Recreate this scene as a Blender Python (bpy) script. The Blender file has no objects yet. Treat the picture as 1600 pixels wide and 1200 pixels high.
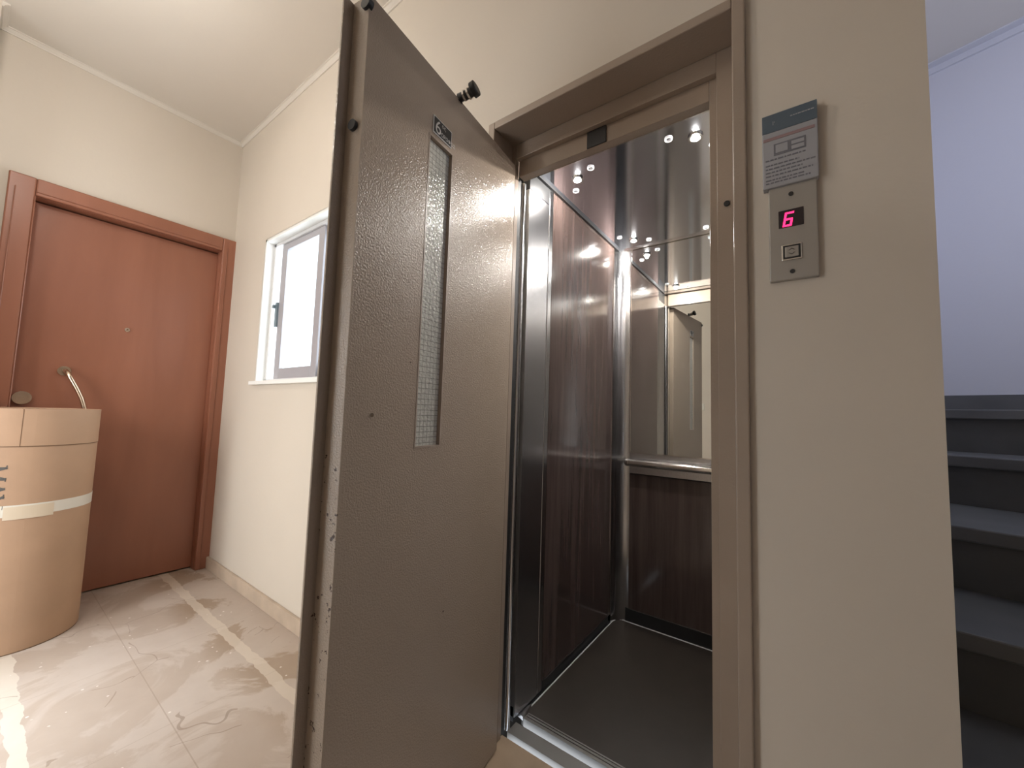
import bpy, bmesh, math, random
from mathutils import Vector, Matrix, Euler
random.seed(4)
scene = bpy.context.scene
S = 1.08                       # metres per unit of eye height; z = 0 is the eye level, the floor is z = -1

# ------------------------------------------------------------------ camera
cam_d = bpy.data.cameras.new('camera')
cam_d.sensor_width = 36.0
cam_d.lens = 616.62 / 1600 * 36
cam_d.clip_start = 0.02
cam = bpy.data.objects.new('camera', cam_d)
scene.collection.objects.link(cam)
R0 = Vector((0.80647351, 0.59041743, 0.03174486))
R1 = Vector((-0.01812334, 0.07834804, -0.99676132))
R2 = Vector((-0.59099241, 0.80328628, 0.07388595))
m = Matrix.Identity(4)
for i in range(3):
    m[i][0] = R0[i]; m[i][1] = -R1[i]; m[i][2] = -R2[i]
m[0][3] = 0; m[1][3] = 0; m[2][3] = S
cam.matrix_world = m
scene.camera = cam

# ------------------------------------------------------------------ world, exposure
w = bpy.data.worlds.new('world'); scene.world = w; w.use_nodes = True
w.node_tree.nodes['Background'].inputs[0].default_value = (0.86, 0.93, 1.0, 1)
w.node_tree.nodes['Background'].inputs[1].default_value = 2.5
vs = scene.view_settings
vs.view_transform = 'Standard'; vs.look = 'None'; vs.gamma = 1; vs.use_curve_mapping = False
vs.exposure = 0.0


def W(x, y, z):
    return Vector((x * S, y * S, (z + 1) * S))


def area(name, loc, target, sx, sy, power, col, shape='RECTANGLE'):
    l = bpy.data.lights.new(name, 'AREA'); l.shape = shape; l.size = sx * S
    if shape == 'RECTANGLE': l.size_y = sy * S
    l.energy = power; l.color = col
    o = bpy.data.objects.new(name, l); scene.collection.objects.link(o)
    o.location = W(*loc)
    d = (W(*target) - W(*loc)).normalized()
    o.rotation_euler = d.to_track_quat('-Z', 'Y').to_euler()
    return o


# daylight outside the balcony door behind the camera, outside the small window and at the stair window
area('daylight_balcony', (-1.85, -1.34, 0.0), (-2.2, -0.1, -0.5), 0.85, 1.7, 30, (1.0, 0.945, 0.885)).data.spread = math.radians(140)
area('daylight_window', (-2.05, 1.18, 0.55), (-2.05, 0.0, 0.50), 0.85, 0.95, 16, (0.86, 0.93, 1.0))
area('daylight_stair', (1.93, 1.3, 1.15), (0.6, 2.5, 1.1), 0.7, 0.8, 17, (0.72, 0.76, 1.0)).data.spread = math.radians(130)

# low hazy sun falling through the balcony door on the left part of the floor
sun_d = bpy.data.lights.new('sun', 'SUN'); sun_d.energy = 5.0; sun_d.angle = math.radians(16); sun_d.color = (0.96, 0.97, 1.0)
sun = bpy.data.objects.new('sun', sun_d); scene.collection.objects.link(sun)
sun.rotation_euler = Vector((-0.03, 1.0, -1.10)).to_track_quat('-Z', 'Y').to_euler()

# ------------------------------------------------------------------ materials
def mat(name, col=(0.5, 0.5, 0.5), rough=0.5, metal=0.0, bump=0.0, bscale=200.0, var=0.0, vscale=3.0, coat=0.0,
        emit=None, estr=0.0, spec=0.5, stretch=None, col2=None, detail=4.0):
    mt = bpy.data.materials.new(name); mt.use_nodes = True
    nt = mt.node_tree; b = nt.nodes['Principled BSDF']
    b.inputs['Base Color'].default_value = (*col, 1)
    b.inputs['Roughness'].default_value = rough
    b.inputs['Metallic'].default_value = metal
    b.inputs['Specular IOR Level'].default_value = spec
    b.inputs['Coat Weight'].default_value = coat
    b.inputs['Coat Roughness'].default_value = 0.08
    if emit:
        b.inputs['Emission Color'].default_value = (*emit, 1); b.inputs['Emission Strength'].default_value = estr
    tc = nt.nodes.new('ShaderNodeTexCoord')
    mp = nt.nodes.new('ShaderNodeMapping'); nt.links.new(tc.outputs['Object'], mp.inputs[0])
    if stretch: mp.inputs['Scale'].default_value = stretch
    if var > 0 or col2:
        n = nt.nodes.new('ShaderNodeTexNoise'); n.inputs['Scale'].default_value = vscale; n.inputs['Detail'].default_value = detail
        nt.links.new(mp.outputs[0], n.inputs['Vector'])
        r = nt.nodes.new('ShaderNodeValToRGB')
        c2 = col2 or tuple(min(1, c * (1 + var)) for c in col)
        c1 = col if col2 else tuple(c * (1 - var) for c in col)
        r.color_ramp.elements[0].color = (*c1, 1); r.color_ramp.elements[0].position = 0.3
        r.color_ramp.elements[1].color = (*c2, 1); r.color_ramp.elements[1].position = 0.7
        nt.links.new(n.outputs['Fac'], r.inputs[0]); nt.links.new(r.outputs[0], b.inputs['Base Color'])
    if bump > 0:
        n = nt.nodes.new('ShaderNodeTexNoise'); n.inputs['Scale'].default_value = bscale; n.inputs['Detail'].default_value = 3
        nt.links.new(mp.outputs[0], n.inputs['Vector'])
        bp = nt.nodes.new('ShaderNodeBump'); bp.inputs['Strength'].default_value = bump; bp.inputs['Distance'].default_value = 0.002
        nt.links.new(n.outputs['Fac'], bp.inputs['Height']); nt.links.new(bp.outputs[0], b.inputs['Normal'])
    return mt


def math_node(nt, op, a, b=None, clamp=False):
    n = nt.nodes.new('ShaderNodeMath'); n.operation = op; n.use_clamp = clamp
    for i, v in enumerate((a, b)):
        if v is None: continue
        if isinstance(v, (int, float)): n.inputs[i].default_value = v
        else: nt.links.new(v, n.inputs[i])
    return n.outputs[0]


def mixc(nt, fac, a, b):
    n = nt.nodes.new('ShaderNodeMix'); n.data_type = 'RGBA'
    if isinstance(fac, (int, float)): n.inputs[0].default_value = fac
    else: nt.links.new(fac, n.inputs[0])
    for k, v in ((6, a), (7, b)):
        if isinstance(v, tuple): n.inputs[k].default_value = (*v, 1)
        else: nt.links.new(v, n.inputs[k])
    return n.outputs[2]


def band(nt, v, centre, half):
    return math_node(nt, 'LESS_THAN', math_node(nt, 'ABSOLUTE', math_node(nt, 'SUBTRACT', v, centre)), half)


def noise(nt, vec, scale, detail=4, rough=0.5, dist=0.0):
    n = nt.nodes.new('ShaderNodeTexNoise'); n.inputs['Scale'].default_value = scale
    n.inputs['Detail'].default_value = detail; n.inputs['Roughness'].default_value = rough; n.inputs['Distortion'].default_value = dist
    nt.links.new(vec, n.inputs['Vector']); return n.outputs['Fac']


def floor_material():
    mt = bpy.data.materials.new('marble_floor'); mt.use_nodes = True
    nt = mt.node_tree; b = nt.nodes['Principled BSDF']
    tc = nt.nodes.new('ShaderNodeTexCoord')
    geo = nt.nodes.new('ShaderNodeNewGeometry'); v = geo.outputs['Position']
    sx = nt.nodes.new('ShaderNodeSeparateXYZ'); nt.links.new(v, sx.inputs[0])
    X, Y = sx.outputs[0], sx.outputs[1]
    # irregular patches of lighter and browner marble
    n1 = noise(nt, v, 2.3, 6, 0.6, 0.8)
    st = math_node(nt, 'MULTIPLY', math_node(nt, 'SUBTRACT', n1, 0.50), 22.0, True)
    st = math_node(nt, 'MULTIPLY', st, 1.0, True)
    n2 = noise(nt, v, 9.0, 5, 0.6)
    base = mixc(nt, n2, (0.50, 0.425, 0.37), (0.60, 0.53, 0.475))
    dark = mixc(nt, n2, (0.33, 0.245, 0.18), (0.40, 0.31, 0.235))
    # browner near the two border strips and along the window wall
    edge = math_node(nt, 'MULTIPLY', math_node(nt, 'SUBTRACT', Y, 0.60 * S), 6.0, True)
    fac = math_node(nt, 'MULTIPLY', st, math_node(nt, 'ADD', math_node(nt, 'MULTIPLY', edge, 0.62), 0.38), True)
    fac = math_node(nt, 'ADD', fac, math_node(nt, 'MULTIPLY', edge, 0.32), True)
    c = mixc(nt, fac, base, dark)
    # light border strips with ragged edges
    nr = noise(nt, v, 12.0, 3)
    yy = math_node(nt, 'ADD', Y, math_node(nt, 'MULTIPLY', math_node(nt, 'SUBTRACT', nr, 0.5), 0.035))
    s1 = band(nt, yy, 0.735 * S, 0.020 * S)
    s2 = band(nt, yy, 0.150 * S, 0.020 * S)
    c = mixc(nt, math_node(nt, 'MULTIPLY', s1, 0.75), c, (0.64, 0.56, 0.47))
    c = mixc(nt, math_node(nt, 'MULTIPLY', s2, 0.75), c, (0.72, 0.66, 0.58))
    # joints between the slabs
    nj = noise(nt, v, 1.2, 2)
    for cy in (0.445, -0.13):
        g = band(nt, Y, cy * S, 0.0018)
        c = mixc(nt, math_node(nt, 'MULTIPLY', g, 0.5), c, (0.32, 0.25, 0.19))
    for cx in (-2.08, -1.58, -1.08, -0.58):
        g = band(nt, math_node(nt, 'ADD', X, math_node(nt, 'MULTIPLY', Y, 0.06)), cx * S, 0.0014)
        c = mixc(nt, math_node(nt, 'MULTIPLY', g, 0.4), c, (0.36, 0.29, 0.23))
    # hairline cracks
    mp = nt.nodes.new('ShaderNodeMapping'); nt.links.new(v, mp.inputs[0]); mp.inputs['Rotation'].default_value = (0, 0, 0.5)
    vo = nt.nodes.new('ShaderNodeTexVoronoi'); vo.feature = 'DISTANCE_TO_EDGE'; vo.inputs['Scale'].default_value = 2.1
    wv = nt.nodes.new('ShaderNodeVectorMath'); wv.operation = 'ADD'
    nn = nt.nodes.new('ShaderNodeTexNoise'); nn.inputs['Scale'].default_value = 4; nt.links.new(v, nn.inputs['Vector'])
    sc = nt.nodes.new('ShaderNodeVectorMath'); sc.operation = 'SCALE'; sc.inputs['Scale'].default_value = 0.25
    nt.links.new(nn.outputs['Color'], sc.inputs[0])
    nt.links.new(mp.outputs[0], wv.inputs[0]); nt.links.new(sc.outputs[0], wv.inputs[1])
    nt.links.new(wv.outputs[0], vo.inputs['Vector'])
    cr = math_node(nt, 'LESS_THAN', vo.outputs['Distance'], 0.0035)
    msk = math_node(nt, 'GREATER_THAN', noise(nt, v, 3.1, 2), 0.52)
    c = mixc(nt, math_node(nt, 'MULTIPLY', math_node(nt, 'MULTIPLY', cr, msk), 0.6), c, (0.28, 0.21, 0.16))
    # paint specks
    vs_ = nt.nodes.new('ShaderNodeTexVoronoi'); vs_.inputs['Scale'].default_value = 26; nt.links.new(v, vs_.inputs['Vector'])
    sp = math_node(nt, 'LESS_THAN', vs_.outputs['Distance'], 0.11)
    sp = math_node(nt, 'MULTIPLY', sp, math_node(nt, 'GREATER_THAN', noise(nt, v, 5.0, 2), 0.56))
    c = mixc(nt, math_node(nt, 'MULTIPLY', sp, 0.7), c, (0.88, 0.84, 0.80))
    nt.links.new(c, b.inputs['Base Color'])
    b.inputs['Roughness'].default_value = 0.38
    return mt


def lift_paint():
    # taupe hammered enamel with rusty chips along the free edge
    mt = bpy.data.materials.new('hammered_taupe_paint'); mt.use_nodes = True
    nt = mt.node_tree; b = nt.nodes['Principled BSDF']
    tc = nt.nodes.new('ShaderNodeTexCoord'); v = tc.outputs['Object']
    sx = nt.nodes.new('ShaderNodeSeparateXYZ'); nt.links.new(v, sx.inputs[0])
    base = mixc(nt, noise(nt, v, 3.0, 4), (0.33, 0.262, 0.205), (0.38, 0.305, 0.24))
    n = noise(nt, v, 55.0, 5, 0.65)
    close = math_node(nt, 'SUBTRACT', 1.0, math_node(nt, 'MULTIPLY', math_node(nt, 'ABSOLUTE', math_node(nt, 'SUBTRACT', sx.outputs[0], 0.6 * S)), 70.0), True)
    low = math_node(nt, 'LESS_THAN', sx.outputs[2], 0.92 * S)
    thr = math_node(nt, 'SUBTRACT', 0.86, math_node(nt, 'MULTIPLY', math_node(nt, 'MULTIPLY', close, low), 0.24))
    chip = math_node(nt, 'GREATER_THAN', n, thr)
    c = mixc(nt, chip, base, (0.07, 0.045, 0.035))
    vo = nt.nodes.new('ShaderNodeTexVoronoi'); vo.inputs['Scale'].default_value = 7; nt.links.new(v, vo.inputs['Vector'])
    sp = math_node(nt, 'MULTIPLY', math_node(nt, 'LESS_THAN', vo.outputs['Distance'], 0.03), math_node(nt, 'GREATER_THAN', noise(nt, v, 2.0, 2), 0.52))
    c = mixc(nt, sp, c, (0.08, 0.05, 0.04))
    nt.links.new(c, b.inputs['Base Color'])
    b.inputs['Roughness'].default_value = 0.19; b.inputs['Specular IOR Level'].default_value = 0.36
    bp = nt.nodes.new('ShaderNodeBump'); bp.inputs['Strength'].default_value = 0.75; bp.inputs['Distance'].default_value = 0.0016
    nt.links.new(noise(nt, v, 230.0, 2), bp.inputs['Height']); nt.links.new(bp.outputs[0], b.inputs['Normal'])
    return mt


def wired_glass():
    mt = bpy.data.materials.new('wired_glass'); mt.use_nodes = True
    nt = mt.node_tree; b = nt.nodes['Principled BSDF']
    tc = nt.nodes.new('ShaderNodeTexCoord'); v = tc.outputs['Object']
    sx = nt.nodes.new('ShaderNodeSeparateXYZ'); nt.links.new(v, sx.inputs[0])
    def lines(o):
        f = math_node(nt, 'FRACT', math_node(nt, 'MULTIPLY', o, 1 / 0.0135))
        return math_node(nt, 'LESS_THAN', f, 0.13)
    wire = math_node(nt, 'MAXIMUM', lines(sx.outputs[0]), lines(sx.outputs[2]))
    n = noise(nt, v, 140.0, 3)
    c = mixc(nt, n, (0.42, 0.41, 0.36), (0.78, 0.76, 0.68))
    c = mixc(nt, math_node(nt, 'MULTIPLY', wire, 0.55), c, (0.10, 0.09, 0.08))
    nt.links.new(c, b.inputs['Base Color'])
    b.inputs['Roughness'].default_value = 0.12
    b.inputs['Transmission Weight'].default_value = 0.15
    b.inputs['IOR'].default_value = 1.5
    bp = nt.nodes.new('ShaderNodeBump'); bp.inputs['Strength'].default_value = 0.7; bp.inputs['Distance'].default_value = 0.0025
    nt.links.new(noise(nt, v, 120.0, 2), bp.inputs['Height']); nt.links.new(bp.outputs[0], b.inputs['Normal'])
    return mt


def brushed(name, col, rough=0.22, horiz=True, bump=0.08):
    mt = bpy.data.materials.new(name); mt.use_nodes = True
    nt = mt.node_tree; b = nt.nodes['Principled BSDF']
    b.inputs['Base Color'].default_value = (*col, 1); b.inputs['Metallic'].default_value = 1; b.inputs['Roughness'].default_value = rough
    tc = nt.nodes.new('ShaderNodeTexCoord'); mp = nt.nodes.new('ShaderNodeMapping')
    nt.links.new(tc.outputs['Object'], mp.inputs[0]); mp.inputs['Scale'].default_value = (6, 6, 900) if horiz else (900, 900, 6)
    n = noise(nt, mp.outputs[0], 1.0, 2)
    bp = nt.nodes.new('ShaderNodeBump'); bp.inputs['Strength'].default_value = bump; bp.inputs['Distance'].default_value = 0.001
    nt.links.new(n, bp.inputs['Height']); nt.links.new(bp.outputs[0], b.inputs['Normal'])
    return mt


def laminate():
    mt = bpy.data.materials.new('dark_walnut_laminate'); mt.use_nodes = True
    nt = mt.node_tree; b = nt.nodes['Principled BSDF']
    tc = nt.nodes.new('ShaderNodeTexCoord'); mp = nt.nodes.new('ShaderNodeMapping')
    nt.links.new(tc.outputs['Object'], mp.inputs[0]); mp.inputs['Scale'].default_value = (1, 1, 0.06)
    n = noise(nt, mp.outputs[0], 26.0, 6, 0.6, 0.3)
    r = nt.nodes.new('ShaderNodeValToRGB'); nt.links.new(n, r.inputs[0])
    r.color_ramp.elements[0].position = 0.3; r.color_ramp.elements[0].color = (0.048, 0.033, 0.029, 1)
    r.color_ramp.elements[1].position = 0.72; r.color_ramp.elements[1].color = (0.092, 0.066, 0.060, 1)
    nt.links.new(r.outputs[0], b.inputs['Base Color'])
    b.inputs['Roughness'].default_value = 0.13
    b.inputs['Specular IOR Level'].default_value = 0.75
    return mt


def wood_door():
    mt = bpy.data.materials.new('red_brown_veneer'); mt.use_nodes = True
    nt = mt.node_tree; b = nt.nodes['Principled BSDF']
    tc = nt.nodes.new('ShaderNodeTexCoord'); mp = nt.nodes.new('ShaderNodeMapping')
    nt.links.new(tc.outputs['Object'], mp.inputs[0]); mp.inputs['Scale'].default_value = (1, 1, 0.16)
    n = noise(nt, mp.outputs[0], 5.0, 7, 0.55, 0.4)
    r = nt.nodes.new('ShaderNodeValToRGB'); nt.links.new(n, r.inputs[0])
    r.color_ramp.elements[0].position = 0.3; r.color_ramp.elements[0].color = (0.265, 0.105, 0.062, 1)
    r.color_ramp.elements[1].position = 0.72; r.color_ramp.elements[1].color = (0.33, 0.135, 0.082, 1)
    nt.links.new(r.outputs[0], b.inputs['Base Color'])
    b.inputs['Roughness'].default_value = 0.33
    return mt


def thin_glass(name, tint=(0.95, 0.98, 1.0), frost=0.0):
    mt = bpy.data.materials.new(name); mt.use_nodes = True
    nt = mt.node_tree; out = nt.nodes['Material Output']; nt.nodes.remove(nt.nodes['Principled BSDF'])
    t = nt.nodes.new('ShaderNodeBsdfTransparent'); t.inputs[0].default_value = (*tint, 1)
    g = nt.nodes.new('ShaderNodeBsdfGlossy'); g.inputs['Roughness'].default_value = 0.03
    lw = nt.nodes.new('ShaderNodeLayerWeight'); lw.inputs[0].default_value = 0.5
    pw = nt.nodes.new('ShaderNodeMath'); pw.operation = 'POWER'; pw.inputs[1].default_value = 4.0; nt.links.new(lw.outputs['Facing'], pw.inputs[0])
    a = t.outputs[0]
    if frost > 0:
        tr = nt.nodes.new('ShaderNodeBsdfTranslucent'); tr.inputs[0].default_value = (0.95, 0.97, 1, 1)
        mx = nt.nodes.new('ShaderNodeMixShader'); mx.inputs[0].default_value = frost
        nt.links.new(a, mx.inputs[1]); nt.links.new(tr.outputs[0], mx.inputs[2]); a = mx.outputs[0]
    m2 = nt.nodes.new('ShaderNodeMixShader')
    nt.links.new(pw.outputs[0], m2.inputs[0]); nt.links.new(a, m2.inputs[1]); nt.links.new(g.outputs[0], m2.inputs[2])
    nt.links.new(m2.outputs[0], out.inputs[0])
    return mt


M = dict(
    wall=mat('cream_plaster', (0.62, 0.555, 0.475), 0.75, bump=0.25, bscale=60, var=0.03, vscale=1.5),
    stairwall=mat('pale_plaster', (0.62, 0.61, 0.64), 0.8, bump=0.2, bscale=60),
    ceil=mat('ceiling_plaster', (0.66, 0.61, 0.545), 0.8, bump=0.1, bscale=40, var=0.02, vscale=1.5),
    reveal=mat('white_reveal_paint', (0.82, 0.82, 0.79), 0.6),
    floor=floor_material(),
    base=mat('beige_marble_skirting', (0.50, 0.40, 0.31), 0.4, var=0.12, vscale=9),
    wood=wood_door(), paint=lift_paint(),
    frame_paint=mat('taupe_frame_paint', (0.34, 0.27, 0.215), 0.28, bump=0.3, bscale=180, var=0.06, vscale=4),
    glass=thin_glass('clear_glass'), frosted=thin_glass('frosted_glass', tint=(0.98, 1.0, 1.0)), wired=wired_glass(),
    alu=mat('grey_aluminium', (0.42, 0.41, 0.44), 0.4, metal=0.2),
    alu_white=mat('pale_aluminium', (0.72, 0.72, 0.73), 0.4),
    steel=brushed('brushed_stainless', (0.55, 0.545, 0.56), 0.24, False, 0.15), steel_v=brushed('brushed_stainless_upright', (0.55, 0.55, 0.56), 0.2, False),
    ceil_steel=brushed('polished_ceiling_steel', (0.82, 0.86, 0.95), 0.08, False, 0.02),
    chrome=mat('chrome', (0.72, 0.70, 0.67), 0.12, metal=1), mirror=mat('mirror_glass', (0.80, 0.83, 0.82), 0.01, metal=1),
    laminate=laminate(), black=mat('black_rubber', (0.015, 0.015, 0.016), 0.5), dark=mat('dark_steel', (0.05, 0.05, 0.052), 0.35, metal=0.6),
    shaft=mat('dark_concrete', (0.06, 0.055, 0.05), 0.9, var=0.2), sill_steel=mat('dull_sill_steel', (0.30, 0.29, 0.28), 0.42, metal=0.9, bump=0.1, bscale=40, stretch=(1, 40, 1)), carfloor=mat('worn_brown_vinyl', (0.032, 0.025, 0.020), 0.42, var=0.12, vscale=8),  # shaft: near-black mottled concrete
    brass=mat('brass', (0.62, 0.50, 0.38), 0.26, metal=1), kraft=mat('kraft_cardboard', (0.44, 0.285, 0.185), 0.7, var=0.05, vscale=6, bump=0.1, bscale=90),
    kraft_dark=mat('dark_cardboard_line', (0.16, 0.09, 0.05), 0.8), tape=mat('white_tape', (0.70, 0.67, 0.60), 0.35), tape2=mat('cream_paper_tape', (0.66, 0.56, 0.43), 0.5),  # kraft_dark: seam, cut and foot lines of the drum
    ink=mat('grey_ink', (0.09, 0.085, 0.08), 0.7), plate=mat('satin_plate', (0.40, 0.38, 0.35), 0.38, metal=0.55), sign=mat('grey_notice', (0.34, 0.34, 0.36), 0.35),
    sign_head=mat('slate_blue_print', (0.09, 0.12, 0.15), 0.35), sign_text=mat('slate_grey_print', (0.16, 0.16, 0.18), 0.5), sign_red=mat('faded_red_print', (0.30, 0.20, 0.20), 0.5),
    led=mat('red_led', (0.5, 0.0, 0.05), 0.4, emit=(1.0, 0.03, 0.16), estr=2.2), display=mat('display_window', (0.03, 0.022, 0.025), 0.15),
    white=mat('white_print', (0.62, 0.60, 0.56), 0.5), grey_black=mat('black_plate', (0.02, 0.02, 0.02), 0.35),
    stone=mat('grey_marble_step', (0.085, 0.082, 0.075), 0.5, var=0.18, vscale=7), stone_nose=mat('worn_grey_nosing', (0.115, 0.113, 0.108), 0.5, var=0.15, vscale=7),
    threshold=mat('brown_marble_threshold', (0.35, 0.26, 0.18), 0.4, var=0.15, vscale=8), lamp=mat('lamp_lens', (1, 1, 1), 0.3, emit=(1.0, 0.95, 0.86), estr=60.0),
    fill_globe=mat('opal_fill_glow', (0.9, 0.88, 0.82), 0.3, emit=(1.0, 0.94, 0.86), estr=60.0), switch=mat('ivory_plastic', (0.75, 0.72, 0.64), 0.35),
)

# ------------------------------------------------------------------ mesh helpers (units of eye height)
class MB:
    def __init__(s): s.v = []; s.f = []; s.smooth = False
    def add(s, vs, fs):
        n = len(s.v); s.v += [Vector(q) for q in vs]; s.f += [tuple(n + i for i in f) for f in fs]; return s
    def box(s, x0, x1, y0, y1, z0, z1):
        v = [(x, y, z) for x in (x0, x1) for y in (y0, y1) for z in (z0, z1)]
        return s.add(v, [(0, 1, 3, 2), (4, 6, 7, 5), (0, 4, 5, 1), (2, 3, 7, 6), (0, 2, 6, 4), (1, 5, 7, 3)])
    def prism(s, pts, z0, z1):      # pts: xy polygon, counter-clockwise
        n = len(pts)
        v = [(*p, z0) for p in pts] + [(*p, z1) for p in pts]
        return s.add(v, [tuple(range(n))[::-1], tuple(range(n, 2 * n))] + [(i, (i + 1) % n, n + (i + 1) % n, n + i) for i in range(n)])
    def prism_y(s, pts, y0, y1):    # pts: xz polygon
        n = len(pts)
        v = [(p[0], y0, p[1]) for p in pts] + [(p[0], y1, p[1]) for p in pts]
        return s.add(v, [tuple(range(n)), tuple(range(n, 2 * n))[::-1]] + [(i, n + i, n + (i + 1) % n, (i + 1) % n) for i in range(n)])
    def tube(s, path, r, seg=16, caps=True):
        path = [Vector(p) for p in path]; n = len(path); rs = r if isinstance(r, (list, tuple)) else [r] * n
        rings = []; up = None
        for i, p in enumerate(path):
            d = (path[min(i + 1, n - 1)] - path[max(i - 1, 0)]).normalized()
            if up is None: up = Vector((0, 0, 1)) if abs(d.z) < 0.9 else Vector((1, 0, 0))
            a = d.cross(up).normalized(); b = a.cross(d).normalized(); up = b
            rings.append([p + (a * math.cos(2 * math.pi * k / seg) + b * math.sin(2 * math.pi * k / seg)) * rs[i] for k in range(seg)])
        v = [q for rg in rings for q in rg]; f = []
        for i in range(n - 1):
            for k in range(seg): f.append((i * seg + k, i * seg + (k + 1) % seg, (i + 1) * seg + (k + 1) % seg, (i + 1) * seg + k))
        if caps: f.append(tuple(range(seg))[::-1]); f.append(tuple((n - 1) * seg + k for k in range(seg)))
        s.smooth = True
        return s.add(v, f)
    def ring(s, c, axis, r0, r1, h, seg=32):    # annulus with thickness along axis
        c = Vector(c); ax = Vector(axis).normalized(); a = ax.orthogonal().normalized(); b = ax.cross(a)
        v = []
        for (r, t) in ((r0, 0), (r1, 0), (r1, h), (r0, h)):
            v += [c + ax * t + (a * math.cos(2 * math.pi * k / seg) + b * math.sin(2 * math.pi * k / seg)) * r for k in range(seg)]
        f = [(j * seg + k, j * seg + (k + 1) % seg, ((j + 1) % 4) * seg + (k + 1) % seg, ((j + 1) % 4) * seg + k) for j in range(4) for k in range(seg)]
        return s.add(v, f)
    def build(s, name, m, parent=None, bevel=0.0, label=None, kind=None):
        me = bpy.data.meshes.new(name)
        if parent is not None and parent.get('_local'): off = Vector((0, 0, 0)); vs = [q * S for q in s.v]
        else:
            off = Vector(parent['_off']) if parent is not None else None
            vs = [W(*q) for q in s.v]
            if off is None:
                lo = Vector([min(q[i] for q in vs) for i in range(3)]); hi = Vector([max(q[i] for q in vs) for i in range(3)])
                off = Vector(((lo.x + hi.x) / 2, (lo.y + hi.y) / 2, lo.z))
            vs = [q - off for q in vs]
        me.from_pydata(vs, [], s.f); me.materials.append(m)
        bm = bmesh.new(); bm.from_mesh(me); bmesh.ops.recalc_face_normals(bm, faces=bm.faces); bm.to_mesh(me); bm.free()
        o = bpy.data.objects.new(name, me); scene.collection.objects.link(o)
        if parent is not None: o.parent = parent
        else: o.location = off
        o['_off'] = tuple(off)
        if parent is not None and parent.get('_local'): o['_local'] = 1
        if s.smooth:
            for p in me.polygons: p.use_smooth = True
            e = o.modifiers.new('split', 'EDGE_SPLIT'); e.split_angle = math.radians(40)
        if bevel > 0:
            b = o.modifiers.new('bevel', 'BEVEL'); b.width = bevel; b.segments = 2; b.limit_method = 'ANGLE'; b.angle_limit = math.radians(40)
        if label: o['label'] = label
        if kind: o['kind'] = kind
        return o


def tag(o, label, cat, group=None):
    o['label'] = label; o['category'] = cat
    if group: o['group'] = group
    return o


def empty(name, loc, label=None, cat=None, kind=None, rot=0.0, local=False, group=None):
    o = bpy.data.objects.new(name, None); scene.collection.objects.link(o); o.empty_display_size = 0.1
    o.location = W(*loc); o.rotation_euler = (0, 0, rot); o['_off'] = tuple(W(*loc))
    if local: o['_local'] = 1
    if label: tag(o, label, cat, group)
    if kind: o['kind'] = kind
    return o


def wall_grid(m, fixed_axis, f0, f1, a0, a1, z0, z1, holes):
    """wall slab between f0..f1 on fixed axis, running a0..a1, with rectangular holes (a0,a1,z0,z1)"""
    As = sorted(set([a0, a1] + [h for q in holes for h in q[:2]])); Zs = sorted(set([z0, z1] + [h for q in holes for h in q[2:]]))
    for i in range(len(As) - 1):
        for j in range(len(Zs) - 1):
            ca = (As[i] + As[i + 1]) / 2; cz = (Zs[j] + Zs[j + 1]) / 2
            if any(q[0] < ca < q[1] and q[2] < cz < q[3] for q in holes): continue
            if fixed_axis == 'y': m.box(As[i], As[i + 1], f0, f1, Zs[j], Zs[j + 1])
            else: m.box(f0, f1, As[i], As[i + 1], Zs[j], Zs[j + 1])
    return m


# ------------------------------------------------------------------ setting
CZ = 1.725
st = lambda n, mb, mt, **k: mb.build(n, mt, kind='structure', **k)
st('floor', MB().box(-3.2, 1.95, -1.35, 0.93, -1.06, -1.0).box(0.187, 1.95, 0.93, 2.9, -1.06, -1.0), M['floor'])
st('ceiling', MB().box(-3.2, 1.95, -1.35, 0.93, CZ, CZ + 0.05).box(0.187, 1.95, 0.93, 2.95, CZ, CZ + 0.05), M['ceil'])
# wall with the small window and the lift opening
wf = MB()
wall_grid(wf, 'y', 0.93, 1.05, -3.1, -0.95, -1.06, CZ + 0.05, [(-2.485, -1.72, 0.132, 0.953)])
wall_grid(wf, 'y', 0.93, 1.07, -0.95, 0.187, -1.06, CZ + 0.05, [(-0.79, -0.095, -1.06, 0.917)])
st('wall_front', wf, M['wall'])
st('wall_left', wall_grid(MB(), 'x', -3.1, -2.97, -0.12, 0.93, -1.06, CZ + 0.05, [(0.06, 0.90, -1.06, 1.01)]), M['wall'])
st('wall_stub', MB().box(-2.97, -2.78, -0.12, -0.06, -1.06, CZ + 0.05).box(-2.84, -2.78, -1.2, -0.12, -1.06, CZ + 0.05), M['wall'])
st('wall_back', wall_grid(MB(), 'y', -1.3, -1.2, -2.84, 1.95, -1.06, CZ + 0.05, [(-2.28, -1.43, -1.0, 0.85)]), M['wall'])
st('wall_right', wall_grid(MB(), 'x', 1.80, 1.9, -1.2, 2.9, -1.06, CZ + 0.05, [(0.95, 1.65, 0.75, 1.55)]), M['stairwall'])
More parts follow.
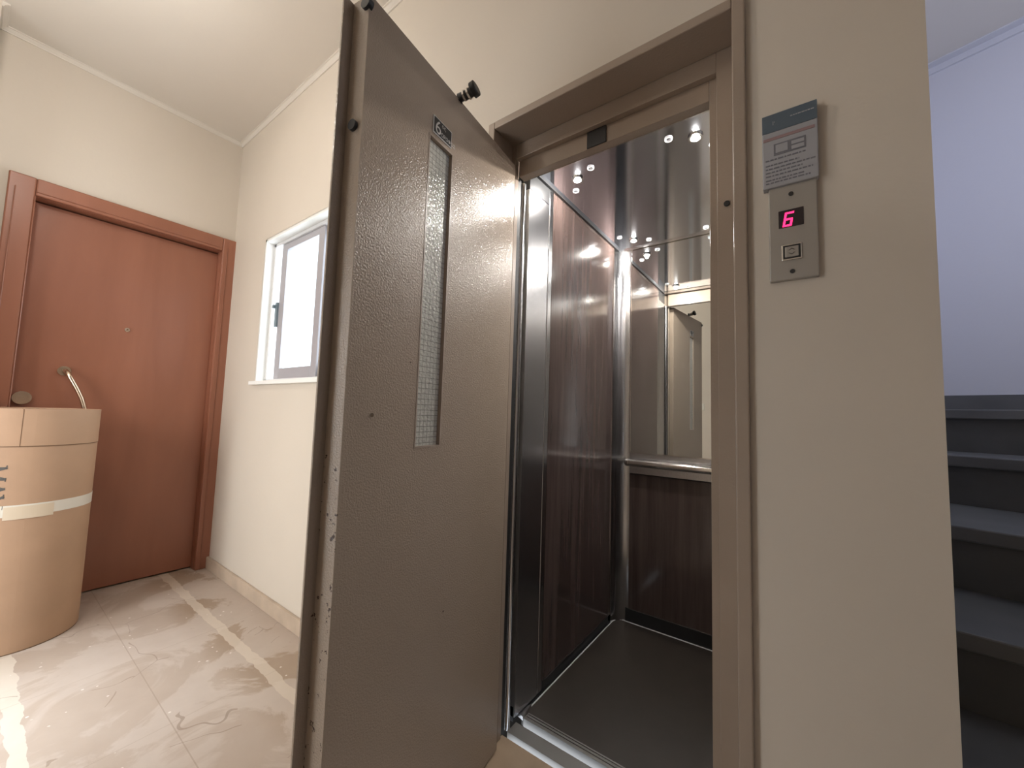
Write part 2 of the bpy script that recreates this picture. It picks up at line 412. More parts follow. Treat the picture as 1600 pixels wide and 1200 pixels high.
# stairwell far wall, turned a little from the lift wall
def line_wall(p, q, t, z0, z1):
    p = Vector(p); q = Vector(q); n = Vector((-(q - p).y, (q - p).x)).normalized() * t
    return [(p.x, p.y), (q.x, q.y), (q.x + n.x, q.y + n.y), (p.x + n.x, p.y + n.y)]
wp = Vector((0.187, 2.729)); wd = Vector((0.265, -0.0918)).normalized()
wq = wp + wd * 1.72
st('wall_stair', MB().prism(line_wall(wp, wq, 0.1, 0, 0), -1.06, CZ + 0.05), M['stairwall'])
st('wall_shaft', MB().box(0.12, 0.187, 1.07, 2.85, -1.06, CZ + 0.05), M['stairwall'])
st('trim_1', MB().prism(line_wall(wp - Vector((-wd.y, wd.x)) * 0.012, wq - Vector((-wd.y, wd.x)) * 0.012, 0.012, 0, 0), 0.066, 0.142), M['stone_nose'])
mm = MB()
for off, z0, z1 in ((0.05, CZ - 0.006, CZ), (0.012, CZ - 0.035, CZ - 0.006)):
    nn = Vector((-wd.y, wd.x)) * off
    mm.prism(line_wall(wp - nn, wq - nn, off, 0, 0), z0, z1)
st('trim_2', mm, M['stairwall'])
# ceiling mouldings of the landing
def moulding(mb, ax, wallpos, sgn, a0, a1):
    prof = [(0, -0.022), (0.005, -0.022), (0.006, -0.017), (0.012, -0.011), (0.017, -0.006), (0.022, -0.005), (0.022, 0), (0, 0)]
    n = len(prof); v = []
    for a in (a0, a1):
        for (d, z) in prof: v.append((wallpos + sgn * d, a, CZ + z) if ax == 'x' else (a, wallpos + sgn * d, CZ + z))
    mb.add(v, [tuple(range(n)), tuple(range(n, 2 * n))] + [(i, (i + 1) % n, n + (i + 1) % n, n + i) for i in range(n)])
st('trim_3', (lambda b: (moulding(b, 'x', -2.97, 1, -0.06, 0.93), b)[1])(MB()), M['ceil'])
st('trim_4', (lambda b: (moulding(b, 'y', 0.93, -1, -2.97, -0.95), b)[1])(MB()), M['ceil'])
st('trim_5', (lambda b: (moulding(b, 'y', -0.06, 1, -2.97, -2.78), b)[1])(MB()), M['ceil'])
# skirting boards
st('baseboard_front', MB().box(-2.97, -0.80, 0.915, 0.93, -1, -0.932).box(-0.084, 0.187, 0.917, 0.93, -1, -0.935), M['base'], bevel=0.003)
st('baseboard_left', MB().box(-2.97, -2.957, -0.06, 0.012, -1, -0.932), M['base'], bevel=0.003)
st('baseboard_back', MB().box(-1.42, 1.80, -1.2, -1.187, -1, -0.932).box(-2.78, -2.29, -1.2, -1.187, -1, -0.932), M['base'], bevel=0.003)

# apartment door
st('door_light_block', MB().box(-3.16, -3.10, -0.05, 1.0, -1.06, 1.1).box(-3.3, -3.1, -0.05, 1.0, -1.2, -1.06), M['shaft'])  # added dark block behind the leaf, stops outside light leaking through the door gaps
d1 = empty('door_1', (-2.95, 0.48, -1), kind='structure')
d1['label'] = 'reddish brown wooden apartment door in the far left wall'
MB().box(-2.97, -2.945, 0.015, 0.100, -1, 1.055).box(-2.97, -2.945, 0.862, 0.943, -1, 1.055).box(-2.97, -2.945, 0.100, 0.862, 0.970, 1.055).build('door_casing', M['wood'], d1, bevel=0.006)
MB().box(-3.10, -2.97, 0.06, 0.100, -1, 1.01).box(-3.10, -2.97, 0.862, 0.90, -1, 1.01).box(-3.10, -2.97, 0.10, 0.862, 0.970, 1.01).build('door_lining', M['wood'], d1)
MB().box(-2.945, -2.941, 0.036, 0.040, -1, 0.99).box(-2.945, -2.941, 0.0985, 0.1025, -1, 0.968).box(-2.945, -2.941, 0.884, 0.888, -1, 0.99).box(-2.945, -2.941, 0.10, 0.862, 0.985, 0.989).build('casing_bead', M['wood'], d1, bevel=0.003)
MB().box(-3.055, -3.02, 0.100, 0.862, -0.992, 0.962).build('door_leaf', M['wood'], d1, bevel=0.002)
MB().ring((-3.02, 0.137, 0.0), (1, 0, 0), 0.020, 0.031, 0.014).tube([(-3.02, 0.137, 0), (-3.012, 0.137, 0)], 0.021).box(-3.012, -3.006, 0.128, 0.146, -0.003, 0.003).build('door_lock', M['brass'], d1)
hp = [(-3.02, 0.262, 0.142), (-2.985, 0.264, 0.142), (-2.965, 0.272, 0.128)]
for k in range(9):
    t = k / 8
    hp.append((-2.960 + 0.012 * math.sin(math.pi * t), 0.282 + 0.062 * math.sin(math.pi * t), 0.105 - 0.40 * t))
hp += [(-2.965, 0.272, -0.318), (-2.985, 0.264, -0.332), (-3.02, 0.262, -0.332)]
hd = MB().tube(hp, 0.0095, 14).ring((-3.02, 0.262, 0.142), (1, 0, 0), 0.0, 0.024, 0.008).ring((-3.02, 0.262, -0.332), (1, 0, 0), 0.0, 0.024, 0.008)
hd.build('door_handle', M['brass'], d1)
MB().ring((-3.02, 0.476, 0.394), (1, 0, 0), 0.004, 0.011, 0.006, 20).build('peephole', M['brass'], d1)

# small window
w1 = empty('window_1', (-2.1, 1.0, 0.13), kind='structure')
w1['label'] = 'small sliding aluminium window in the cream wall between apartment door and lift door'
MB().box(-2.487, -2.470, 0.93, 0.978, 0.132, 0.953).box(-2.487, -1.72, 0.93, 0.978, 0.940, 0.955).build('reveal', M['reveal'], w1)
MB().box(-2.505, -1.70, 0.905, 1.045, 0.112, 0.133).build('sill', M['reveal'], w1, bevel=0.003)
fr = MB()
for (a, b_, c, d) in ((-2.470, -2.452, 0.133, 0.940), (-1.74, -1.72, 0.133, 0.940), (-2.470, -1.72, 0.922, 0.940), (-2.470, -1.72, 0.133, 0.148)):
    fr.box(a, b_, 0.975, 1.045, c, d)
fr.build('window_frame', M['alu_white'], w1, bevel=0.002)
def sash(x0, x1, y0, y1, mt):
    b = MB().box(x0, x0 + 0.062, y0, y1, 0.148, 0.92).box(x1 - 0.055, x1, y0, y1, 0.148, 0.92).box(x0 + 0.062, x1 - 0.055, y0, y1, 0.148, 0.206).box(x0 + 0.062, x1 - 0.055, y0, y1, 0.885, 0.92)
    s_ = b.build('sash', mt, w1, bevel=0.002)
    MB().box(x0 + 0.062, x1 - 0.055, (y0 + y1) / 2 - 0.003, (y0 + y1) / 2 + 0.003, 0.206, 0.885).build('pane', M['frosted'], s_)
    return s_
s1 = sash(-2.392, -1.93, 0.985, 1.005, M['alu'])
s2 = sash(-1.985, -1.74, 1.015, 1.035, M['alu'])
MB().box(-2.412, -2.386, 0.975, 0.992, 0.445, 0.585).box(-2.425, -2.405, 0.965, 0.985, 0.553, 0.572).build('window_latch', mat('blue_grey_latch', (0.22, 0.29, 0.33), 0.4, metal=0.5), s1, bevel=0.002)

# balcony door and stair window (behind the camera and round the corner)
d2 = empty('door_2', (-1.855, -1.25, -1), kind='structure')
d2['label'] = 'glazed balcony door in the wall behind the camera'
b = MB()
for (a, c, e, g) in ((-2.28, -2.23, -1, 0.85), (-1.48, -1.43, -1, 0.85), (-2.23, -1.48, 0.80, 0.85), (-2.23, -1.48, -1, -0.93), (-1.88, -1.83, -0.93, 0.80)): b.box(a, c, -1.27, -1.23, e, g)
b.build('door_frame', M['alu_white'], d2, bevel=0.003)
MB().box(-2.23, -1.88, -1.253, -1.247, -0.93, 0.80).build('pane', M['glass'], d2)
MB().box(-1.83, -1.48, -1.253, -1.247, -0.93, 0.80).build('pane', M['glass'], d2)
w2 = empty('window_2', (1.85, 1.3, 0.75), kind='structure')
w2['label'] = 'stairwell window round the corner'
b = MB()
for (a, c, e, g) in ((0.95, 0.99, 0.75, 1.55), (1.61, 1.65, 0.75, 1.55), (0.99, 1.61, 0.75, 0.79), (0.99, 1.61, 1.51, 1.55)): b.box(1.83, 1.87, a, c, e, g)
b.build('window_frame', M['alu_white'], w2, bevel=0.003)
MB().box(1.848, 1.852, 0.99, 1.61, 0.79, 1.51).build('pane', M['glass'], w2)

# light switch on the back wall, seen in the lift mirror
sw = tag(empty('light_switch', (-0.975, -1.2, 0.11)), 'small ivory light switch on the wall reflected in the lift mirror', 'light switch')
MB().box(-1.015, -0.935, -1.2, -1.192, 0.11, 0.19).build('switch_plate', M['switch'], sw, bevel=0.003)
MB().box(-0.998, -0.976, -1.192, -1.187, 0.13, 0.17).build('rocker', M['switch'], sw, bevel=0.002)
MB().box(-0.972, -0.950, -1.192, -1.187, 0.13, 0.17).build('rocker', M['switch'], sw, bevel=0.002)

# ------------------------------------------------------------------ lift shaft
st('wall_shaft_inner', MB().box(-0.95, -0.90, 1.07, 2.15, -1.2, 1.2).box(-0.95, 0.12, 2.10, 2.15, -1.2, 1.2).box(-0.95, 0.12, 1.07, 2.15, -1.3, -1.2).box(-0.95, 0.12, 1.07, 2.15, 1.2, 1.25), M['shaft'])

# lift door frame
ff = empty('lift_door_frame', (-0.44, 0.97, -1), 'taupe painted steel frame around the open lift doorway', 'door frame')
lip = MB().box(-0.80, -0.775, 0.915, 1.017, -1, 0.927).box(-0.109, -0.084, 0.915, 1.017, -1, 0.927).box(-0.775, -0.109, 0.915, 1.017, 0.903, 0.927)
lip.build('frame_lip', M['frame_paint'], ff, bevel=0.003)
stp = MB().box(-0.80, -0.762, 1.017, 1.036, -1, 0.927).box(-0.155, -0.084, 1.017, 1.036, -1, 0.927).box(-0.762, -0.155, 1.017, 1.036, 0.853, 0.927)
stp.build('door_stop', M['frame_paint'], ff, bevel=0.0015)
rev = MB().box(-0.80, -0.778, 1.036, 1.060, -1, 0.927).box(-0.174, -0.084, 1.036, 1.068, -1, 0.927).box(-0.760, -0.174, 1.036, 1.068, 0.800, 0.927)
MB().box(-0.778, -0.768, 1.036, 1.060, -0.996, 0.80).build('jamb_gap_shade', M['black'], ff)  # black strip put in for the shade in the left jamb gap
rev.build('inner_frame', M['frame_paint'], ff, bevel=0.0015)
MB().box(-0.508, -0.447, 1.0315, 1.036, 0.801, 0.852).build('latch_block', M['dark'], ff, bevel=0.001, label='small dark latch block under the lintel')
MB().tube([(-0.134, 1.018, 0.51), (-0.134, 1.013, 0.51)], 0.0065).build('rubber_buffer', M['black'], ff)
MB().box(-0.762, -0.155, 1.0655, 1.0675, 0.799, 0.8015).build('lintel_trim', M['chrome'], ff)
MB().box(-0.174, -0.1725, 1.04, 1.068, -1, 0.80).build('jamb_edging', M['steel_v'], ff)

st('trim_6', MB().box(-0.79, -0.095, 0.93, 1.05, -1.02, -0.995), M['threshold'])
ls = tag(MB().box(-0.765, -0.12, 1.072, 1.120, -1.03, -0.996).build('landing_sill', M['sill_steel'], bevel=0.001), 'brushed metal sill plate on the floor at the foot of the lift doorway', 'sill')

# landing call station
cs = empty('call_panel', (-0.008, 0.93, 0.276), 'satin metal lift call panel with red display below the notice', 'call panel')
MB().box(-0.0465, 0.0315, 0.918, 0.93, 0.276, 0.470).build('face_plate', M['plate'], cs, bevel=0.002)
dsp = MB().box(-0.0305, 0.0100, 0.9165, 0.9182, 0.381, 0.4165).build('display', M['display'], cs, bevel=0.0015)
def seg6(cx, cz, wd_, ht, y):
    sh = 0.16; t = ht * 0.13; b = MB()
    def q(x0, x1, z0, z1):
        b.prism_y([(cx + x0 + sh * z0, cz + z0), (cx + x1 + sh * z0, cz + z0), (cx + x1 + sh * z1, cz + z1), (cx + x0 + sh * z1, cz + z1)], y, y + 0.0006)
    h = ht / 2; ww = wd_ / 2; g = t * 0.12
    q(-ww + g, ww, h - t, h); q(-ww + g, ww - g, -t / 2, t / 2); q(-ww + g, ww - g, -h, -h + t)
    q(-ww, -ww + t, g, h - g); q(-ww, -ww + t, -h + g, -g); q(ww - t, ww, -h + g, -g)
    return b
seg6(-0.0145, 0.3965, 0.0150, 0.0285, 0.9157).build('digit_segments', M['led'], dsp)
bt = MB().box(-0.0265, 0.0065, 0.9150, 0.9182, 0.314, 0.346).build('button_bezel', M['chrome'], cs, bevel=0.003)
MB().box(-0.0240, 0.0040, 0.9143, 0.9160, 0.3165, 0.3435).build('button_gap', M['black'], bt, bevel=0.002)
MB().box(-0.0210, 0.0010, 0.9130, 0.9160, 0.3195, 0.3405).build('button_cap', M['plate'], bt, bevel=0.002)
ar = MB()
for s_, zc in ((1, 0.3325), (-1, 0.3275)):
    ar.prism_y([(-0.0155, zc), (-0.0100, zc + s_ * 0.0040), (-0.0045, zc), (-0.0065, zc), (-0.0100, zc + s_ * 0.0025), (-0.0135, zc)], 0.9122, 0.9131)
ar.build('button_arrows', M['ink'], bt)
for z in (0.4475, 0.2915):
    MB().tube([(-0.0095, 0.9182, z), (-0.0095, 0.9165, z)], 0.0042, 14).build('screw', M['dark'], cs)

# notice above it
ns = empty('notice_plate', (-0.01, 0.93, 0.466), 'grey printed notice plate with slate heading above the call panel', 'notice')
MB().box(-0.0555, 0.0345, 0.9125, 0.93, 0.467, 0.621).build('plate', M['sign'], ns, bevel=0.002)
MB().box(-0.0550, 0.0340, 0.9115, 0.9127, 0.583, 0.6205).build('heading_band', M['sign_head'], ns)
MB().box(-0.0535, 0.0300, 0.9115, 0.9127, 0.5655, 0.5720).build('warning_strip', M['sign_red'], ns, bevel=0.002)
pic = MB().box(-0.0360, 0.0160, 0.9118, 0.9127, 0.532, 0.556).build('pictogram_box', M['sign_text'], ns)
MB().box(-0.0330, -0.0130, 0.9112, 0.9119, 0.5365, 0.5530).build('pictogram_panel', M['sign'], pic)
MB().box(-0.0070, 0.0130, 0.9112, 0.9119, 0.5450, 0.5520).box(-0.0070, 0.0130, 0.9112, 0.9119, 0.5350, 0.5420).build('pictogram_panel', M['sign'], pic)
tx = MB()
random.seed(9)
for row, (z, x1) in enumerate(((0.5235, 0.015), (0.5125, 0.005), (0.5050, 0.030), (0.4975, 0.010), (0.4900, 0.026), (0.4815, 0.012), (0.4755, 0.022))):
    x = -0.050
    while x < x1:
        l = random.uniform(0.003, 0.010); tx.box(x, min(x + l, x1), 0.9119, 0.9127, z, z + 0.0026); x += l + 0.0016
tx.build('text_lines', M['sign_text'], ns)
lg = MB().box(-0.0370, -0.0360, 0.9110, 0.9117, 0.597, 0.605)
lg.box(-0.0350, -0.0335, 0.9110, 0.9117, 0.602, 0.6035)
lg.build('heading_mark', M['sign'], ns)
lg = MB()
x = -0.008
while x < 0.028:
    l = random.uniform(0.002, 0.005); lg.box(x, x + l, 0.9111, 0.9117, 0.6035, 0.6058); x += l + 0.001
lg.build('heading_text', M['sign'], ns)

# ------------------------------------------------------------------ text helper
def text_flat(txt, size):
    cu = bpy.data.curves.new('t', 'FONT'); cu.body = txt; cu.size = size; cu.align_x = 'LEFT'
    o = bpy.data.objects.new('t', cu); scene.collection.objects.link(o)
    dg = bpy.context.evaluated_depsgraph_get(); dg.update()
    me = bpy.data.meshes.new_from_object(o.evaluated_get(dg))
    v = [(q.co.x, q.co.y) for q in me.vertices]; f = [tuple(p.vertices) for p in me.polygons]
    bpy.data.objects.remove(o); bpy.data.curves.remove(cu); bpy.data.meshes.remove(me)
    return v, f

# ------------------------------------------------------------------ lift landing door (local axes: x along the leaf from the hinge, +y towards the doorway side, z up)
P1 = Vector((-0.7425, 0.990)); ang = math.atan2(-0.9915, 0.130)
LD = empty('lift_door', (P1.x, P1.y, -1), 'tall taupe metal lift door standing open with a narrow wired glass slot', 'lift door', rot=ang, local=True)
T = 1.808; B = 0.012            # top and bottom of the leaf above the floor
gx0, gx1, gz0, gz1 = 0.3235, 0.4140, 0.916, 1.6475
leaf = MB()
wall_grid(leaf, 'y', -0.03, 0.0, 0.0, 0.60, B, T, [(gx0, gx1, gz0, gz1)])
wall_grid(leaf, 'y', -0.045, -0.03, 0.085, 0.60, B, T, [(gx0, gx1, gz0, gz1)])
def weld_build(mb, *a, **k):
    o = mb.build(*a, **k)
    bm = bmesh.new(); bm.from_mesh(o.data); bmesh.ops.remove_doubles(bm, verts=bm.verts, dist=1e-5)
    # remove interior duplicate faces
    seen = {}; kill = []
    for f in bm.faces:
        key = tuple(sorted(v.index for v in f.verts))
        if key in seen: kill += [f, seen[key]]
        else: seen[key] = f
    bmesh.ops.delete(bm, geom=list(set(kill)), context='FACES'); bmesh.ops.recalc_face_normals(bm, faces=bm.faces)
    bm.to_mesh(o.data); bm.free(); return o
lf = weld_build(leaf, 'leaf_panel', M['paint'], LD)
MB().box(0.09, 0.622, -0.0505, -0.0455, B, T).build('edge_flange', M['paint'], LD, bevel=0.001)
MB().box(gx0, gx1, -0.014, -0.009, gz0, gz1).build('glass_pane', M['wired'], LD)
bd = MB().box(gx0, gx0 + 0.004, -0.010, 0.0008, gz0, gz1).box(gx1 - 0.004, gx1, -0.010, 0.0008, gz0, gz1).box(gx0, gx1, -0.010, 0.0008, gz1 - 0.004, gz1).box(gx0, gx1, -0.010, 0.0008, gz0, gz0 + 0.004)
bd.build('glazing_bead', M['frame_paint'], LD)
# floor number plate; seen face is +y, letters run from the free edge (high x) to the hinge (low x)
pl = MB().box(0.3340, 0.4035, 0.0, 0.0022, 1.656, 1.699).build('number_plate', M['white'], LD, bevel=0.0008)
pb = MB().box(0.3365, 0.4010, 0.0022, 0.0028, 1.6585, 1.6965).build('plate_field', M['grey_black'], pl)
nt_ = MB()
def put(txt, size, x_left, z, mb, bold=1.0):
    v, f = text_flat(txt, size)
    mb.add([(x_left - p[0] * bold, 0.0033, z + p[1]) for p in v], f)
put('6', 0.046, 0.3985, 1.6605, nt_)
put('ος', 0.014, 0.3745, 1.684, nt_)
put('ΟΡΟΦΟΣ', 0.0125, 0.3765, 1.6620, nt_)
nt_.build('plate_lettering', M['white'], pb)
# latch arm with roller on the top of the leaf
arm = MB().box(0.296, 0.312, -0.004, 0.002, T - 0.004, T + 0.010)
arm.tube([(0.304, -0.004, T + 0.008), (0.304, 0.014, T + 0.008), (0.303, 0.028, T + 0.010), (0.303, 0.038, T + 0.013)], [0.011, 0.011, 0.012, 0.012], 14)
arm.build('latch_arm', M['dark'], LD)
MB().tube([(0.303, 0.036, T + 0.013), (0.303, 0.0375, T + 0.0135), (0.303, 0.0485, T + 0.0165), (0.303, 0.050, T + 0.017)], [0.0165, 0.0185, 0.0185, 0.0165], 28).build('latch_roller', M['black'], LD, bevel=0.001)
MB().ring((0.304, 0.012, T + 0.008), (0, 1, 0.1), 0.0105, 0.0130, 0.005, 20).ring((0.303, 0.024, T + 0.0092), (0, 1, 0.25), 0.0112, 0.0140, 0.005, 20).build('latch_collar', M['chrome'], LD)
MB().tube([(0.6005, -0.021, 1.541), (0.607, -0.021, 1.541)], 0.0105, 20).build('rubber_buffer', M['black'], LD)
MB().tube([(0.594, -0.005, 1.787), (0.606, -0.005, 1.787)], 0.012, 20).build('latch_hole_lining', M['dark'], LD)
MB().tube([(0.537, 0.0, 0.988), (0.537, 0.003, 0.988)], 0.004, 14).build('rivet', M['chrome'], LD)

# ------------------------------------------------------------------ lift car
CL, CR, CF, CB, CT = -0.770, -0.139, 1.160, 1.980, 0.877
car = empty('lift_car', (-0.455, 1.57, -1), 'lift car with dark walnut laminate walls, mirror and steel ceiling behind the open door', 'lift car')
MB().box(CL, CR, CF, CB, -1.03, -1.0).build('car_floor', M['carfloor'], car)
MB().box(-0.81, CL, 1.284, 1.90, -0.955, CT + 0.02).build('side_panel', M['laminate'], car)
MB().box(-0.81, CL - 0.001, 1.118, 1.252, -0.985, 0.803).build('return_panel', M['steel'], car)
MB().box(-0.81, CL, 1.256, 1.284, -0.985, CT + 0.02).build('panel_post', M['steel_v'], car, bevel=0.003)
MB().box(-0.80, CL - 0.006, 1.118, 1.90, -1.0, -0.955).box(-0.77, CR, CB - 0.002, 2.01, -1.0, -0.935).build('kick_plate', M['dark'], car)
# rounded stainless corner
cc = []
for k in range(9):
    a = math.pi + (math.pi / 2) * k / 8
    cc.append((-0.705 + 0.065 * math.cos(a), 1.915 - 0.065 * math.sin(a)))
outer = [(-0.70, 2.01), (-0.81, 2.01), (-0.81, 1.915)]
cm = MB().prism(cc + outer, -1.0, CT + 0.02); cm.smooth = True
cm.build('corner_column', M['steel_v'], car)
MB().box(-0.7705, -0.7665, 1.897, 1.916, -0.955, CT).build('corner_bead', M['chrome'], car)
MB().box(-0.705, CR, CB, 2.01, -0.935, -0.285).build('rear_panel', M['laminate'], car)
MB().box(-0.705, CR, CB - 0.003, 2.01, -0.280, -0.180).build('rail_band', M['steel'], car, bevel=0.001)
MB().box(-0.703, CR, CB - 0.001, 2.01, -0.176, CT + 0.02).build('mirror', M['mirror'], car)
MB().box(-0.708, -0.703, CB - 0.004, 2.0, -0.178, CT).box(-0.703, CR, CB - 0.004, 1.99, -0.180, -0.175).build('mirror_edging', M['chrome'], car)
hr = MB().tube([(-0.690, 1.925, -0.222), (CR, 1.925, -0.222)], 0.0175, 24)
for x in (-0.66, -0.25): hr.tube([(x, 1.925, -0.222), (x, 1.978, -0.222)], 0.008, 12)
hro = hr.build('handrail', M['chrome'], car)
MB().tube([(-0.712, 1.925, -0.222), (-0.708, 1.925, -0.222), (-0.700, 1.925, -0.222), (-0.690, 1.925, -0.222)], [0.006, 0.014, 0.019, 0.019], 24).build('rail_end_cap', M['chrome'], hro)
MB().box(CR, CR + 0.03, 1.118, 2.01, -1.0, CT + 0.02).build('side_panel', M['steel'], car)
MB().box(-0.174, CR, 1.118, 1.140, -1.0, CT).build('entrance_post', M['steel_v'], car)
# ceiling: polished sheet with rounded corners, dark strip standing for the shade in the edge gap, and border
r_ = 0.035; cp = []
x0, x1, y0, y1 = CL + 0.004, CR - 0.004, CF + 0.01, CB - 0.004
for (cx, cy, a0) in ((x1 - r_, y1 - r_, 0), (x0 + r_, y1 - r_, 90), (x0 + 0.002, y0 + 0.002, 180), (x1 - 0.002, y0 + 0.002, 270)):
    rr = r_ if a0 in (0, 90) else 0.002
    for k in range(7):
        a = math.radians(a0 + 15 * k); cp.append((cx + rr * math.cos(a), cy + rr * math.sin(a)))
MB().box(CL, CL + 0.011, CF, CB - 0.03, CT - 0.010, CT + 0.002).build('ceiling_gap_shade', M['dark'], car)
cs_ = MB().prism(cp, CT, CT + 0.004).build('ceiling_sheet', M['ceil_steel'], car)
edge = MB()
for i in range(len(cp)):
    p = cp[i]; q = cp[(i + 1) % len(cp)]; edge.tube([(*p, CT), (*q, CT)], 0.0028, 6)
edge.box(CL + 0.03, CR, CB - 0.012, CB - 0.004, CT - 0.007, CT + 0.001)
edge.build('sheet_edging', M['chrome'], cs_)
MB().box(-0.82, CR + 0.03, CF - 0.04, 2.02, CT + 0.02, CT + 0.06).build('car_roof', M['dark'], car)
MB().box(-0.80, -0.135, 1.118, 1.170, CT - 0.001, CT + 0.018).build('entrance_header', M['steel'], car)
MB().box(-0.812, CL + 0.0002, 1.118, 1.2545, 0.805, CT + 0.018).build('header_return', M['dark'], car)
MB().box(CL + 0.02, -0.162, 1.160, 1.166, -1.0, -0.9935).box(CL + 0.02, -0.162, 1.171, 1.176, -1.0, -0.9935).build('sill_ridges', M['sill_steel'], car)
MB().box(-0.755, -0.162, 1.148, 1.178, -1.03, -0.996).build('car_sill', M['sill_steel'], car)
fl = MB().tube([(-0.766, 1.19, -0.998), (-0.766, 1.935, -0.998), (-0.757, 1.962, -0.998), (-0.735, 1.974, -0.998), (CR - 0.002, 1.974, -0.998)], 0.0022, 6)
fl.build('floor_edging', M['alu_white'], car)
MB().box(-0.772, -0.768, 1.30, 1.90, -0.956, -0.953).box(-0.70, CR, CB - 0.004, CB, -0.937, -0.934).build('panel_edging', M['steel'], car)
MB().prism([(-0.785, 1.150), (-0.753, 1.142), (-0.764, 1.21)], -1.0, -0.988).build('sill_corner', M['steel'], car)

lamp_pos = [(-0.658, 1.265), (-0.252, 1.265), (-0.658, 1.875), (-0.252, 1.875)]
for (x, y) in lamp_pos:
    dl = MB().ring((x, y, CT - 0.006), (0, 0, 1), 0.014, 0.022, 0.007).build('downlight', M['chrome'], car)
    MB().tube([(x, y, CT - 0.009), (x, y, CT - 0.005), (x, y, CT + 0.001)], [0.009, 0.0145, 0.015], 20).build('lamp_lens', M['lamp'], dl)
    l = bpy.data.lights.new('downlight_beam', 'POINT'); l.energy = 10.0; l.shadow_soft_size = 0.009; l.color = (1.0, 0.95, 0.88)
    lo = bpy.data.objects.new('downlight_beam', l); scene.collection.objects.link(lo); lo.location = W(x, y, CT - 0.014)
for (x, y) in ((-0.588, 1.229), (-0.698, 1.331), (-0.323, 1.229), (-0.212, 1.331), (-0.706, 1.811), (-0.593, 1.908), (-0.339, 1.919), (-0.212, 1.811)):
    MB().ring((x, y, CT - 0.004), (0, 0, 1), 0.0090, 0.0120, 0.005, 20).build('ceiling_stud', M['alu_white'], cs_)

# rounded steel upright between landing frame and car
up = tag(MB().tube([(-0.774, 1.080, -0.996), (-0.774, 1.080, 0.80)], 0.011, 20).tube([(-0.776, 1.066, -0.996), (-0.776, 1.066, 0.80)], 0.0035, 10).build('door_guide', M['steel_v']), 'slim rounded steel upright just inside the left jamb of the lift doorway', 'guide rail')

# ------------------------------------------------------------------ cardboard drum
DC = (-2.712, 0.160); DR = 0.205; DT = -0.044
dr = empty('cardboard_drum', (DC[0], DC[1], -1), 'tall round brown cardboard drum taped in white beside the apartment door', 'cardboard drum')
def arc_band(mb, r0, r1, z0, z1, a0, a1, n, c=DC, slope=0.0):
    v = []
    for k in range(n + 1):
        t = k / n; a = math.radians(a0 + (a1 - a0) * t); dz = slope * t
        for r, z in ((r0, z0), (r1, z0), (r1, z1), (r0, z1)): v.append((c[0] + r * math.cos(a), c[1] + r * math.sin(a), z + dz))
    f = [(i * 4 + j, i * 4 + (j + 1) % 4, i * 4 + 4 + (j + 1) % 4, i * 4 + 4 + j) for i in range(n) for j in range(4)]
    if abs(a1 - a0) < 359.9: f += [(0, 1, 2, 3), (n * 4 + 3, n * 4 + 2, n * 4 + 1, n * 4)]
    mb.add(v, f); return mb
sb = arc_band(MB(), DR - 0.008, DR, -0.996, -0.192, 0, 360, 96); sb.smooth = True
sb.build('drum_body', M['kraft'], dr)
lb = arc_band(MB(), DR - 0.008, DR + 0.0012, -0.194, DT, 0, 360, 96); lb.smooth = True
lid = lb.build('drum_top_band', M['kraft'], dr)
lv = MB(); n = 64
lv.prism([(DC[0] + (DR - 0.008) * math.cos(2 * math.pi * k / n), DC[1] + (DR - 0.008) * math.sin(2 * math.pi * k / n)) for k in range(n)], DT - 0.012, DT - 0.004)
lv.build('drum_lid', M['kraft'], dr)
arc_band(MB(), DR - 0.004, DR - 0.001, -1.0, -0.995, 0, 360, 64).build('drum_rim', M['kraft_dark'], dr)
arc_band(MB(), DR + 0.0005, DR + 0.0018, -0.1935, -0.045, -10.3, -9.8, 2).build('cut_line', M['kraft_dark'], lid)
arc_band(MB(), DR + 0.0002, DR + 0.0010, -0.469, -0.424, -180, 180, 96).build('tape', M['tape'], dr)
arc_band(MB(), DR + 0.0012, DR + 0.0020, -0.480, -0.430, -16, 21, 14, slope=0.0).build('tape_patch', M['tape2'], dr)
arc_band(MB(), DR + 0.0008, DR + 0.0018, -0.1955, -0.1925, -60, 76, 30).build('seam_line', M['kraft_dark'], dr)
# stencilled letters, reading downwards, only their heads in view
def stroke(a, b, w_):
    a = Vector(a); b = Vector(b); nrm = Vector((-(b - a).y, (b - a).x)).normalized() * w_ / 2
    out = []; N = 8
    for k in range(N): 
        p = a.lerp(b, k / N); q = a.lerp(b, (k + 1) / N); out.append([p - nrm, q - nrm, q + nrm, p + nrm])
    return out
def serif(x, y, l=0.24): return stroke((x - l / 2, y), (x + l / 2, y), 0.05)
glyphs = {'M': stroke((0.12, 0), (0.12, 1), 0.07) + stroke((0.12, 1), (0.47, 0.1), 0.14) + stroke((0.47, 0.1), (0.82, 1), 0.06) + stroke((0.84, 0), (0.84, 1), 0.15) + serif(0.10, 0.975) + serif(0.88, 0.975) + serif(0.12, 0.02) + serif(0.84, 0.02, 0.3),
          'A': stroke((0.1, 0), (0.42, 1), 0.06) + stroke((0.42, 1), (0.78, 0), 0.15) + stroke((0.2, 0.35), (0.64, 0.35), 0.05) + serif(0.1, 0.02) + serif(0.78, 0.02, 0.3),
          'Y': stroke((0.05, 1), (0.4, 0.45), 0.14) + stroke((0.75, 1), (0.4, 0.45), 0.06) + stroke((0.4, 0), (0.4, 0.45), 0.14) + serif(0.05, 0.975, 0.28) + serif(0.75, 0.975) + serif(0.4, 0.02, 0.3)}
hh = 0.062; lb_ = MB(); zc = -0.268
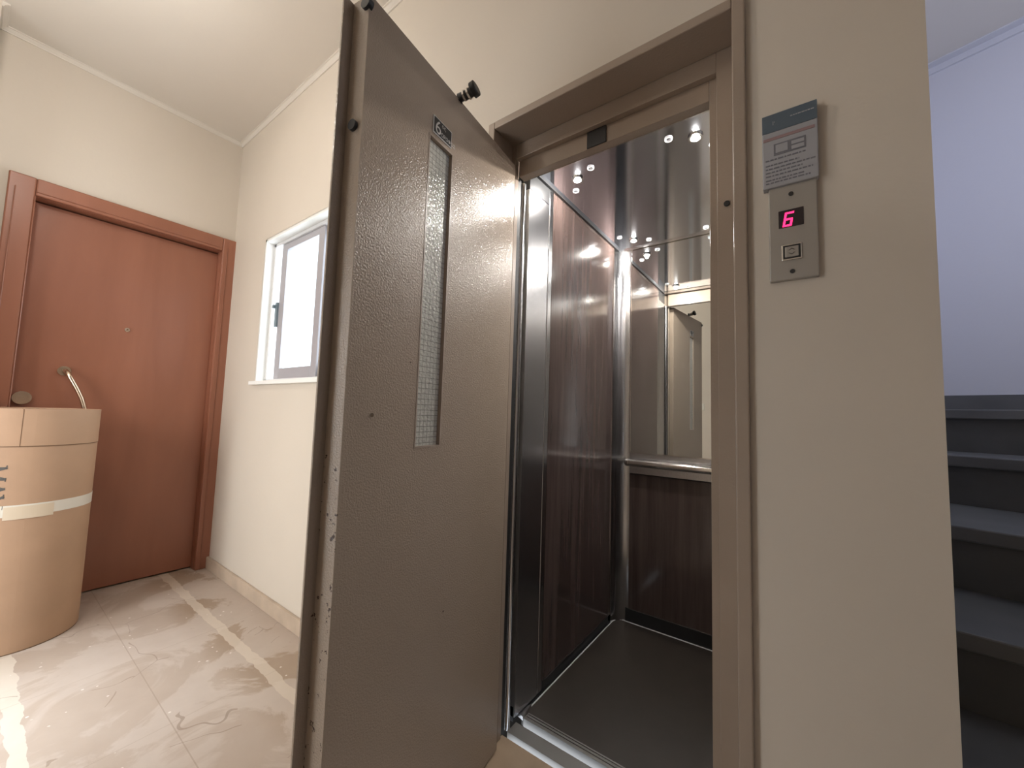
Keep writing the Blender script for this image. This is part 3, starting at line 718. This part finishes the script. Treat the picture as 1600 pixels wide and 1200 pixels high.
for g in 'MAY':
    for qd in glyphs[g]:
        vv = []
        for p in qd:
            a = math.radians(-16.8) - (1 - p.y) * hh / DR
            vv.append((DC[0] + (DR + 0.0009) * math.cos(a), DC[1] + (DR + 0.0009) * math.sin(a), zc - p.x * hh))
        lb_.add(vv, [(0, 1, 2, 3)])
    zc -= {'M': 1.02, 'A': 0.86, 'Y': 0.8}[g] * hh
lb_.build('stencil_letters', M['ink'], dr)

# ------------------------------------------------------------------ staircase
SX = 1.79
RISE = 0.152
zt = lambda k: -0.087 + RISE * (k - 3)
# nosing line of each step: point and direction (dx, dy) towards the right
nose = {-2: ((0.19, 0.42), 0.0), -1: ((0.19, 0.66), 0.0), 0: ((0.20, 0.905), -0.02), 1: ((0.229, 1.159), -0.094), 2: ((0.288, 1.441), -0.21), 3: ((0.364, 1.827), -0.30), 4: ((0.426, 2.108), -0.30)}
def at_x(k, x):
    (px, py), s = nose[k]; return py + s * (x - px)
stair = empty('staircase', (0.9, 1.3, -1), 'dark grey stone staircase curving up round the corner right of the call panel', 'staircase')
for k in range(-2, 5):
    yb = (lambda x: at_x(k + 1, x) + 0.028) if k < 4 else (lambda x: wp.y + (x - wp.x) * wd.y / wd.x - 0.002)
    z = zt(k)
    tr = [(0.189, at_x(k, 0.189)), (SX, at_x(k, SX)), (SX, max(yb(SX), at_x(k, SX) + 0.02)), (0.189, yb(0.189))]
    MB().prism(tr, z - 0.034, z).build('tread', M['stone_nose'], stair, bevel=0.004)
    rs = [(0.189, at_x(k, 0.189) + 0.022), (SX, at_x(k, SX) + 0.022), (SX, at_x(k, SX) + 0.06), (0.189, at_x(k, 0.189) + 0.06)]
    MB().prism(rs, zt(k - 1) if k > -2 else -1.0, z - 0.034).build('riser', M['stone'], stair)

# ------------------------------------------------------------------ pendant added out of view to brighten the left walls and ceiling
PX, PY, PZ = -1.75, -0.14, 1.38
hl = tag(empty('pendant_fill', (PX, PY, PZ)), 'added round opal globe out of view, filling the left part of the landing with light', 'pendant lamp')
MB().tube([(PX, PY, CZ), (PX, PY, CZ - 0.03), (PX, PY, CZ - 0.04)], [0.05, 0.045, 0.01], 24).build('ceiling_rose', M['alu_white'], hl)
MB().tube([(PX, PY, CZ - 0.04), (PX, PY, PZ + 0.11)], 0.003, 8).build('cord', M['black'], hl)
MB().tube([(PX, PY, PZ + 0.12), (PX, PY, PZ + 0.085)], 0.03, 20).build('lamp_cap', M['chrome'], hl)
gp = [(PX, PY, PZ + 0.095 * math.cos(math.pi * k / 14)) for k in range(15)]
MB().tube(gp, [max(0.002, 0.095 * math.sin(math.pi * k / 14)) for k in range(15)], 32).build('lamp_globe', M['fill_globe'], hl)

for o in scene.objects:
    for k in ('_off', '_local'):
        if k in o: del o[k]
